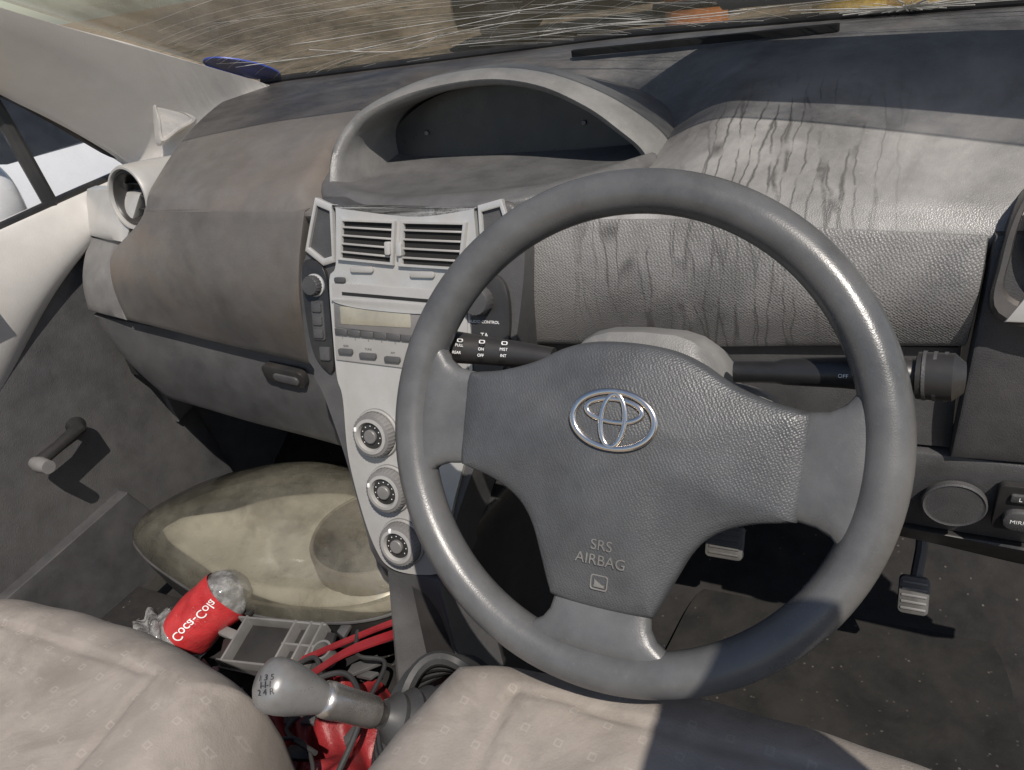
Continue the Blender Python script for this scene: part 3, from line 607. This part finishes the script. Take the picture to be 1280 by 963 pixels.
panel('red_bag_sheet',rbf,60,60,'red',rb,back=(0,0,-.03))
rs=thing('red_strip','narrow dull red strips lying across the clutter','strip',(-.4,.05,.2))
for k_,P in enumerate(([(-.49,-.06,.19),(-.44,-.01,.20),(-.40,.04,.21),(-.36,.085,.205),(-.34,.11,.20)],[(-.47,.03,.185),(-.43,.065,.19),(-.38,.115,.19),(-.35,.14,.185)])):
    w_=.009-.003*k_;loft('strip_length',[[p+V((0,w_,0)),p+V((0,w_,.003)),p-V((0,w_,-.003)),p-V((0,w_,0))] for p in cr(P,20)],'redstrip',rs)
cb=thing('black_cable','thin black cables snaking over the footwell clutter','cable',(-.4,0,.2))
for P,r_ in (([(-.50,-.09,.19),(-.44,-.05,.205),(-.41,.0,.21),(-.37,.01,.215),(-.33,-.03,.21),(-.32,-.10,.20)],.0035),([(-.45,-.10,.19),(-.40,-.07,.195),(-.36,-.09,.19),(-.33,-.15,.18)],.0025),([(-.48,.02,.18),(-.44,.03,.20),(-.40,-.02,.20),(-.42,-.06,.19),(-.36,-.08,.20)],.003),([(-.42,.09,.19),(-.39,.05,.20),(-.35,.05,.20),(-.34,.0,.20)],.0028)):
    tube('cable_run',cr(P,40),r_,'rubber',cb,seg=8)
for i in range(26):
    x=random.uniform(-.64,-.34);y=random.uniform(-.10,.12);z=random.uniform(.135,.18)
    a=random.uniform(0,3.1);ff=Fr((x,y,z),(math.cos(a),math.sin(a),random.uniform(-.3,.3)),(-math.sin(a),math.cos(a),random.uniform(-.2,.2)),(0,0,1))
    w,h=random.uniform(16,60),random.uniform(6,20)
    o=prism('trim_fragment',ff,[(-w/2,-h/2),(w/2,-h/2*.7),(w/2*.8,h/2),(-w/2*.6,h/2*.9)],-3,2,random.choice(['grey','dark','black','dark']),None,.6)
    o['label']='broken dark plastic trim fragment among footwell clutter';o['category']='trim fragment';o['group']='broken trim fragments in the footwell'
ho=panel('footwell_tray',quad((-.97,-.12,.10),(-.32,-.12,.10),(-.32,.12,.09),(-.97,.14,.09)),8,8,'carpet',None,back=(0,0,-.08));ho['kind']='structure'
# ---------------------------------------------------------------- PASSENGER DOOR
dr=thing('passenger_door','pale grey and charcoal passenger door with window winder','car door',(-1.0,.1,.3))
dx=-.985
panel('door_lower_panel',quad((dx,-.5,.60),(dx,.36,.62),(dx+.01,.44,.05),(dx+.01,-.5,.05),(.015,0,0)),20,20,'doorlow',dr,back=(-.03,0,0))
def dct(u,v):
    zb=lerp(.30,.62,ss(.35,1,u)) if u>.35 else .30
    return V((dx+.026*math.sin(math.pi*min(1,v*.9+.1)),lerp(-.5,.50-.10*v*v,u),lerp(lerp(.655,.700,u),zb,v)))
panel('door_card_top',dct,40,16,'trimdoor',dr,back=(-.05,0,0),rnd=.006)
panel('door_front_edge',quad((dx+.012,.34,.63),(dx+.02,.46,.66),(dx+.03,.42,.30),(dx+.02,.36,.28)),6,10,'doorlow',dr,back=(-.04,0,0))
panel('door_pocket',quad((dx+.04,-.5,.20),(dx+.04,.20,.24),(dx+.05,.26,.08),(dx+.05,-.5,.07)),10,8,'dark',dr,back=(-.06,0,0))
wi=tube('window_winder',[(dx+.03,.182,.388),(dx+.045,.175,.388),(dx+.050,.135,.386),(dx+.052,.094,.383)],[.015,.0115,.009,.0095],'black',dr,seg=16)
tube('winder_knob',[(dx+.045,.094,.383),(dx+.06,.092,.383),(dx+.082,.090,.383)],[.009,.012,.010],'grey',wi,seg=16)
panel('door_pull',quad((dx+.03,-.1,.60),(dx+.03,.150,.635),(dx+.05,.140,.605),(dx+.05,-.1,.575)),8,6,'black',dr,back=(-.03,0,0))
panel('window_glass',quad((dx-.012,-.5,.66),(dx-.012,.50,.70),(dx-.04,.30,.92),(dx-.04,-.5,1.05)),4,4,'sideglass',dr,back=(-.003,0,0),rnd=.0005)
tube('window_divider',[(dx-.004,.325,.69),(dx-.02,.325,.80),(dx-.04,.32,.93)],.011,'black',dr,seg=8)
tube('window_seal',cr([(dx-.002,-.5,.665),(dx-.002,.0,.68),(dx-.002,.35,.698),(dx-.002,.49,.706),(dx-.006,.45,.745),(dx-.02,.37,.83),(dx-.03,.30,.885),(dx-.04,.15,.97)],50),.007,'black',dr,seg=8)
# windscreen pillar trim
pl=thing('windscreen_pillar','pale beige windscreen pillar trim above the dashboard end','pillar trim',(-.9,.45,.8))
Lc=cr([(-.99,.02,1.10),(-.988,.18,.98),(-.982,.322,.868),(-.975,.43,.768),(-.965,.475,.708),(-.90,.44,.690),(-.85,.42,.685)],31)
Uc=cr([(-.95,-.06,1.20),(-.91,.18,1.03),(-.872,.305,.955),(-.81,.44,.880),(-.745,.55,.815),(-.725,.585,.79),(-.72,.59,.77)],31)
def pil(u,v):
    i=min(29.999,u*30);k=int(i);t=i-k
    return Lc[k].lerp(Lc[k+1],t).lerp(Uc[k].lerp(Uc[k+1],t),v)+V((.018,-.012,.008))*math.sin(math.pi*v)*(1-.4*u)
panel('pillar_cover',pil,40,14,'trim',pl,back=(-.02,.01,-.01),rnd=.004)
tn=V((.85,-.45,.25)).normalized();T3=[V((-.872,.475,.8085)),V((-.839,.515,.7655)),V((-.865,.4535,.746))];tcn=(T3[0]+T3[1]+T3[2])/3
tri=cr([T3[0],(T3[0]*.45+T3[1]*.55)+(T3[0]-T3[2])*.05,T3[1],(T3[1]+T3[2])*.5,T3[2],(T3[2]+T3[0])*.5],30,True)
loft('tweeter_cover',[[p-tn*.02 for p in tri],[p+tn*.008 for p in tri],[tcn+(p-tcn)*.93+tn*.012 for p in tri],[tcn+(p-tcn)*.80+tn*.012 for p in tri],[tcn+(p-tcn)*.74+tn*.0095 for p in tri],[tcn+(p-tcn)*.1+tn*.0095 for p in tri]],'trim',pl)
dp=thing('seat_shade_pillar','unseen centre pillar panel added to shade the driver seat','shade panel',(.42,-.48,.2))  # added out of view, placed and sized to throw shade on the driver seat
panel('shade_pillar_panel',quad((.40,-.68,.15),(.40,-.32,.15),(.38,-.36,1.08),(.38,-.70,1.08),(-.006,0,0)),8,20,'trimdoor',dp,back=(.05,0,0))
# ---------------------------------------------------------------- WINDSCREEN
ws=thing('windscreen','cracked dirty windscreen above the dashboard','windscreen',(-.2,.6,.8))
def wsf(u,v):
    x=lerp(-.76,.5,u);y=interp(YB,x)+.03
    return V((x-.30*v*(1-u),y-.60*v,.80+.36*v))
panel('windscreen_glass',lambda u,v:wsf(u,v*.62),40,10,'screen',ws,back=(0,.002,.003),rnd=.0005)
bm=bmesh.new()
for i in range(30):
    u0=random.uniform(.0,.8);v0=random.uniform(.03,.30);ln=random.uniform(.15,.6);sl_=random.uniform(-.05,.10);cu=random.uniform(-.2,.2)
    pts=[]
    for k in range(20):
        t=k/19;u=min(.99,u0+ln*t);v=max(.005,v0+sl_*t+cu*t*(1-t)+.004*math.sin(9*t+i));pts.append(wsf(u,v)+V((0,-.0015,-.0015)))
    add_loft(bm,tube_rings(pts,random.choice([.0002,.0003,.0005]),4),True,True)
for i in range(120):
    cu_=random.choice([.25,.75]);r0=random.uniform(.12,.5);a0=random.uniform(.3,2.0);pts=[]
    for k in range(16):
        a=a0+k*.05;u=cu_+r0*math.cos(a);v=-.22+r0*1.1*math.sin(a)
        if 0.01<u<.99 and .01<v<.6: pts.append(wsf(u,v)+V((0,-.0015,-.0015)))
    if len(pts)>2: add_loft(bm,tube_rings(pts,.00013,3),True,True)
for i in range(46):
    a=random.uniform(0,2*math.pi);r=random.uniform(.02,.10);pts=[wsf(.735+1.1*math.cos(a)*r*t+.002*math.sin(t*30+i),max(.003,.02+.5*math.sin(a)*r*t))+V((0,-.0015,-.0015)) for t in (0,.15,.3,.45,.6,.8,1)]
    add_loft(bm,tube_rings(pts,random.choice([.0004,.0008]),4),True,True)
finish(bm,'glass_cracks','crack',ws)
wf0=wsf(.018,.07);e_u=(wsf(.035,.07)-wsf(.003,.07)).normalized();e_v=(wsf(.018,.12)-wsf(.018,.03)).normalized();wf=Fr(wf0,e_u,e_v,e_v.cross(e_u))
stk=prism('inspection_sticker',wf,ell(0,0,38,52),1,3,'blue',ws,0,label='round blue and white windscreen sticker')
prism('sticker_centre',wf,ell(0,0,27,35),3,3.8,'white',stk,0)
for i in range(3): prism('sticker_line',wf,rr(-2,10-i*10,30-4*i,2.4,.5),3.8,4.1,'blue',stk,0)
tube('screen_seal',[wsf(u/40,.0) for u in range(41)],.006,'black',ws,seg=8)
vz=thing('dash_shade_board','unseen grey board added by the windscreen to shade the dash','shade board',(.28,.4,.92))  # invented board out of view, casts the shade band on the right dash top
panel('shade_board_panel',lambda u,v:wsf(lerp(.60,1.0,u),lerp(.14,.48,v))+V((0,-.02,-.02)),16,8,'trimdoor',vz,back=(0,.006,.008),rnd=.004)
wp=thing('wiper','black windscreen wiper resting outside the glass','wiper',(-.1,.66,.82))
tube('wiper_blade',[wsf(.5+.35*t,.03)+V((0,.02,.018)) for t in (0,.25,.5,.75,1)],.006,'black',wp,seg=6)
# ---------------------------------------------------------------- OUTSIDE
bn=panel('bonnet',lambda u,v:V((lerp(-1.05,.5,u),lerp(.66,1.35,v),.78-.05*v-.24*v*v-.05*(2*u-1)**2)),20,14,'bonnet',None,back=(0,0,-.06));bn['label']='dusty grey car bonnet beyond the windscreen';bn['category']='car bonnet'
g=prism('ground',Fr((0,0,-.3),X,Y,Z),[(-3e5,-3e5),(3e5,-3e5),(3e5,3e5),(-3e5,3e5)],-50,0,'ground',None,0);g['kind']='structure'
mr=thing('door_mirror','white door mirror outside the passenger window','door mirror',(-1.12,.26,.72))
bm=bmesh.new();bmesh.ops.create_icosphere(bm,subdivisions=4,radius=1)
for v in bm.verts:
    c=v.co;v.co=V((-1.16+c.x*.10,.31+math.copysign(abs(c.y)**.7,c.y)*.05,.70+math.copysign(abs(c.z)**.8,c.z)*.085))
finish(bm,'mirror_shell','paint',mr,ang=60)
prism('mirror_glass',Fr((-1.16,.258,.70),X,Z,-Y),rr(0,0,165,130,40),-2,4,'darkglass',mr,1)
def parked(cx,cy,yaw,col,lab):
    t=thing('parked_car',lab,'car',(cx,cy,-.3));ca,sa=math.cos(yaw),math.sin(yaw)
    def P(x,y,z): return V((cx+x*ca-y*sa,cy+x*sa+y*ca,z-.3))
    st_=[(-2.0,.55,.35,.7),(-1.9,.8,.3,.85),(-1.2,.85,.28,.95),(0,.86,.28,.97),(1.2,.85,.28,.92),(1.85,.8,.3,.75),(2.0,.6,.35,.6)]
    loft('body',[[P(x,w*a,lerp(z0,z1,b)) for a,b in ((-.9,0),(-1,.3),(-1,.75),(-.9,1),(.9,1),(1,.75),(1,.3),(.9,0))] for x,w,z0,z1 in st_],col,t,ang=40)
    loft('cabin_glass',[[P(x,w*s,z) for x,w,s,z in ((x0,.78,-1,.93),(x0,.78,1,.93),(x1,.60,1,1.38),(x1,.60,-1,1.38))] for x0,x1 in ((-1.7,-1.35),(.95,.35))],'darkglass',t)
    loft('roof',[[P(x,w,z) for x,w,z in ((-1.4,-.62,1.38),(.4,-.62,1.38),(.4,.62,1.38),(-1.4,.62,1.38))],[P(x,w,z) for x,w,z in ((-1.3,-.5,1.44),(.3,-.5,1.44),(.3,.5,1.44),(-1.3,.5,1.44))]],col,t)
    for x in (-1.25,1.3):
        for s in (-1,1): tube('wheel',[P(x,.70*s,.3),P(x,.88*s,.3)],[.3,.3],'rubber',t,seg=28)
    return t
parked(-2.75,.45,1.5,'paint','white parked car standing outside the passenger window')
parked(-3.6,11.0,.2,'darkglass','dark parked car on the dry ground ahead')
for x,y,c,l in ((-1.55,7.6,'orange','orange oil drum standing on the dry ground'),(-.2,7.2,'yellow','yellow oil drum standing on the dry ground'),(.3,7.5,'yellow','yellow oil drum standing on the dry ground')):
    d=lathe('oil_drum',Fr((x,y,-.3),X,Y,Z),0,0,[(290,0),(300,10),(290,20),(290,280),(300,295),(290,310),(290,580),(300,595),(290,610),(290,870),(298,885),(280,885),(.1,870)],c,None);d['label']=l;d['category']='oil drum';d['group']='oil drums'
# ---------------------------------------------------------------- LIGHT
w=bpy.data.worlds.new('World');sc.world=w;w.use_nodes=True;nt=w.node_tree
sky=nt.nodes.new('ShaderNodeTexSky');sky.sky_type='NISHITA';sky.sun_disc=False
d=V((.42,-.45,.80)).normalized()
sky.sun_elevation=math.asin(d.z);sky.sun_rotation=math.atan2(d.x,d.y)
nt.links.new(sky.outputs[0],nt.nodes['Background'].inputs[0]);nt.nodes['Background'].inputs[1].default_value=.095
s=bpy.data.lights.new('sun','SUN');s.energy=5;s.angle=math.radians(.5);s.color=(1,.93,.84);so=link(bpy.data.objects.new('sun',s));so.rotation_euler=d.to_track_quat('Z','Y').to_euler()
sc.view_settings.view_transform='Standard';sc.view_settings.look='None';sc.view_settings.exposure=0
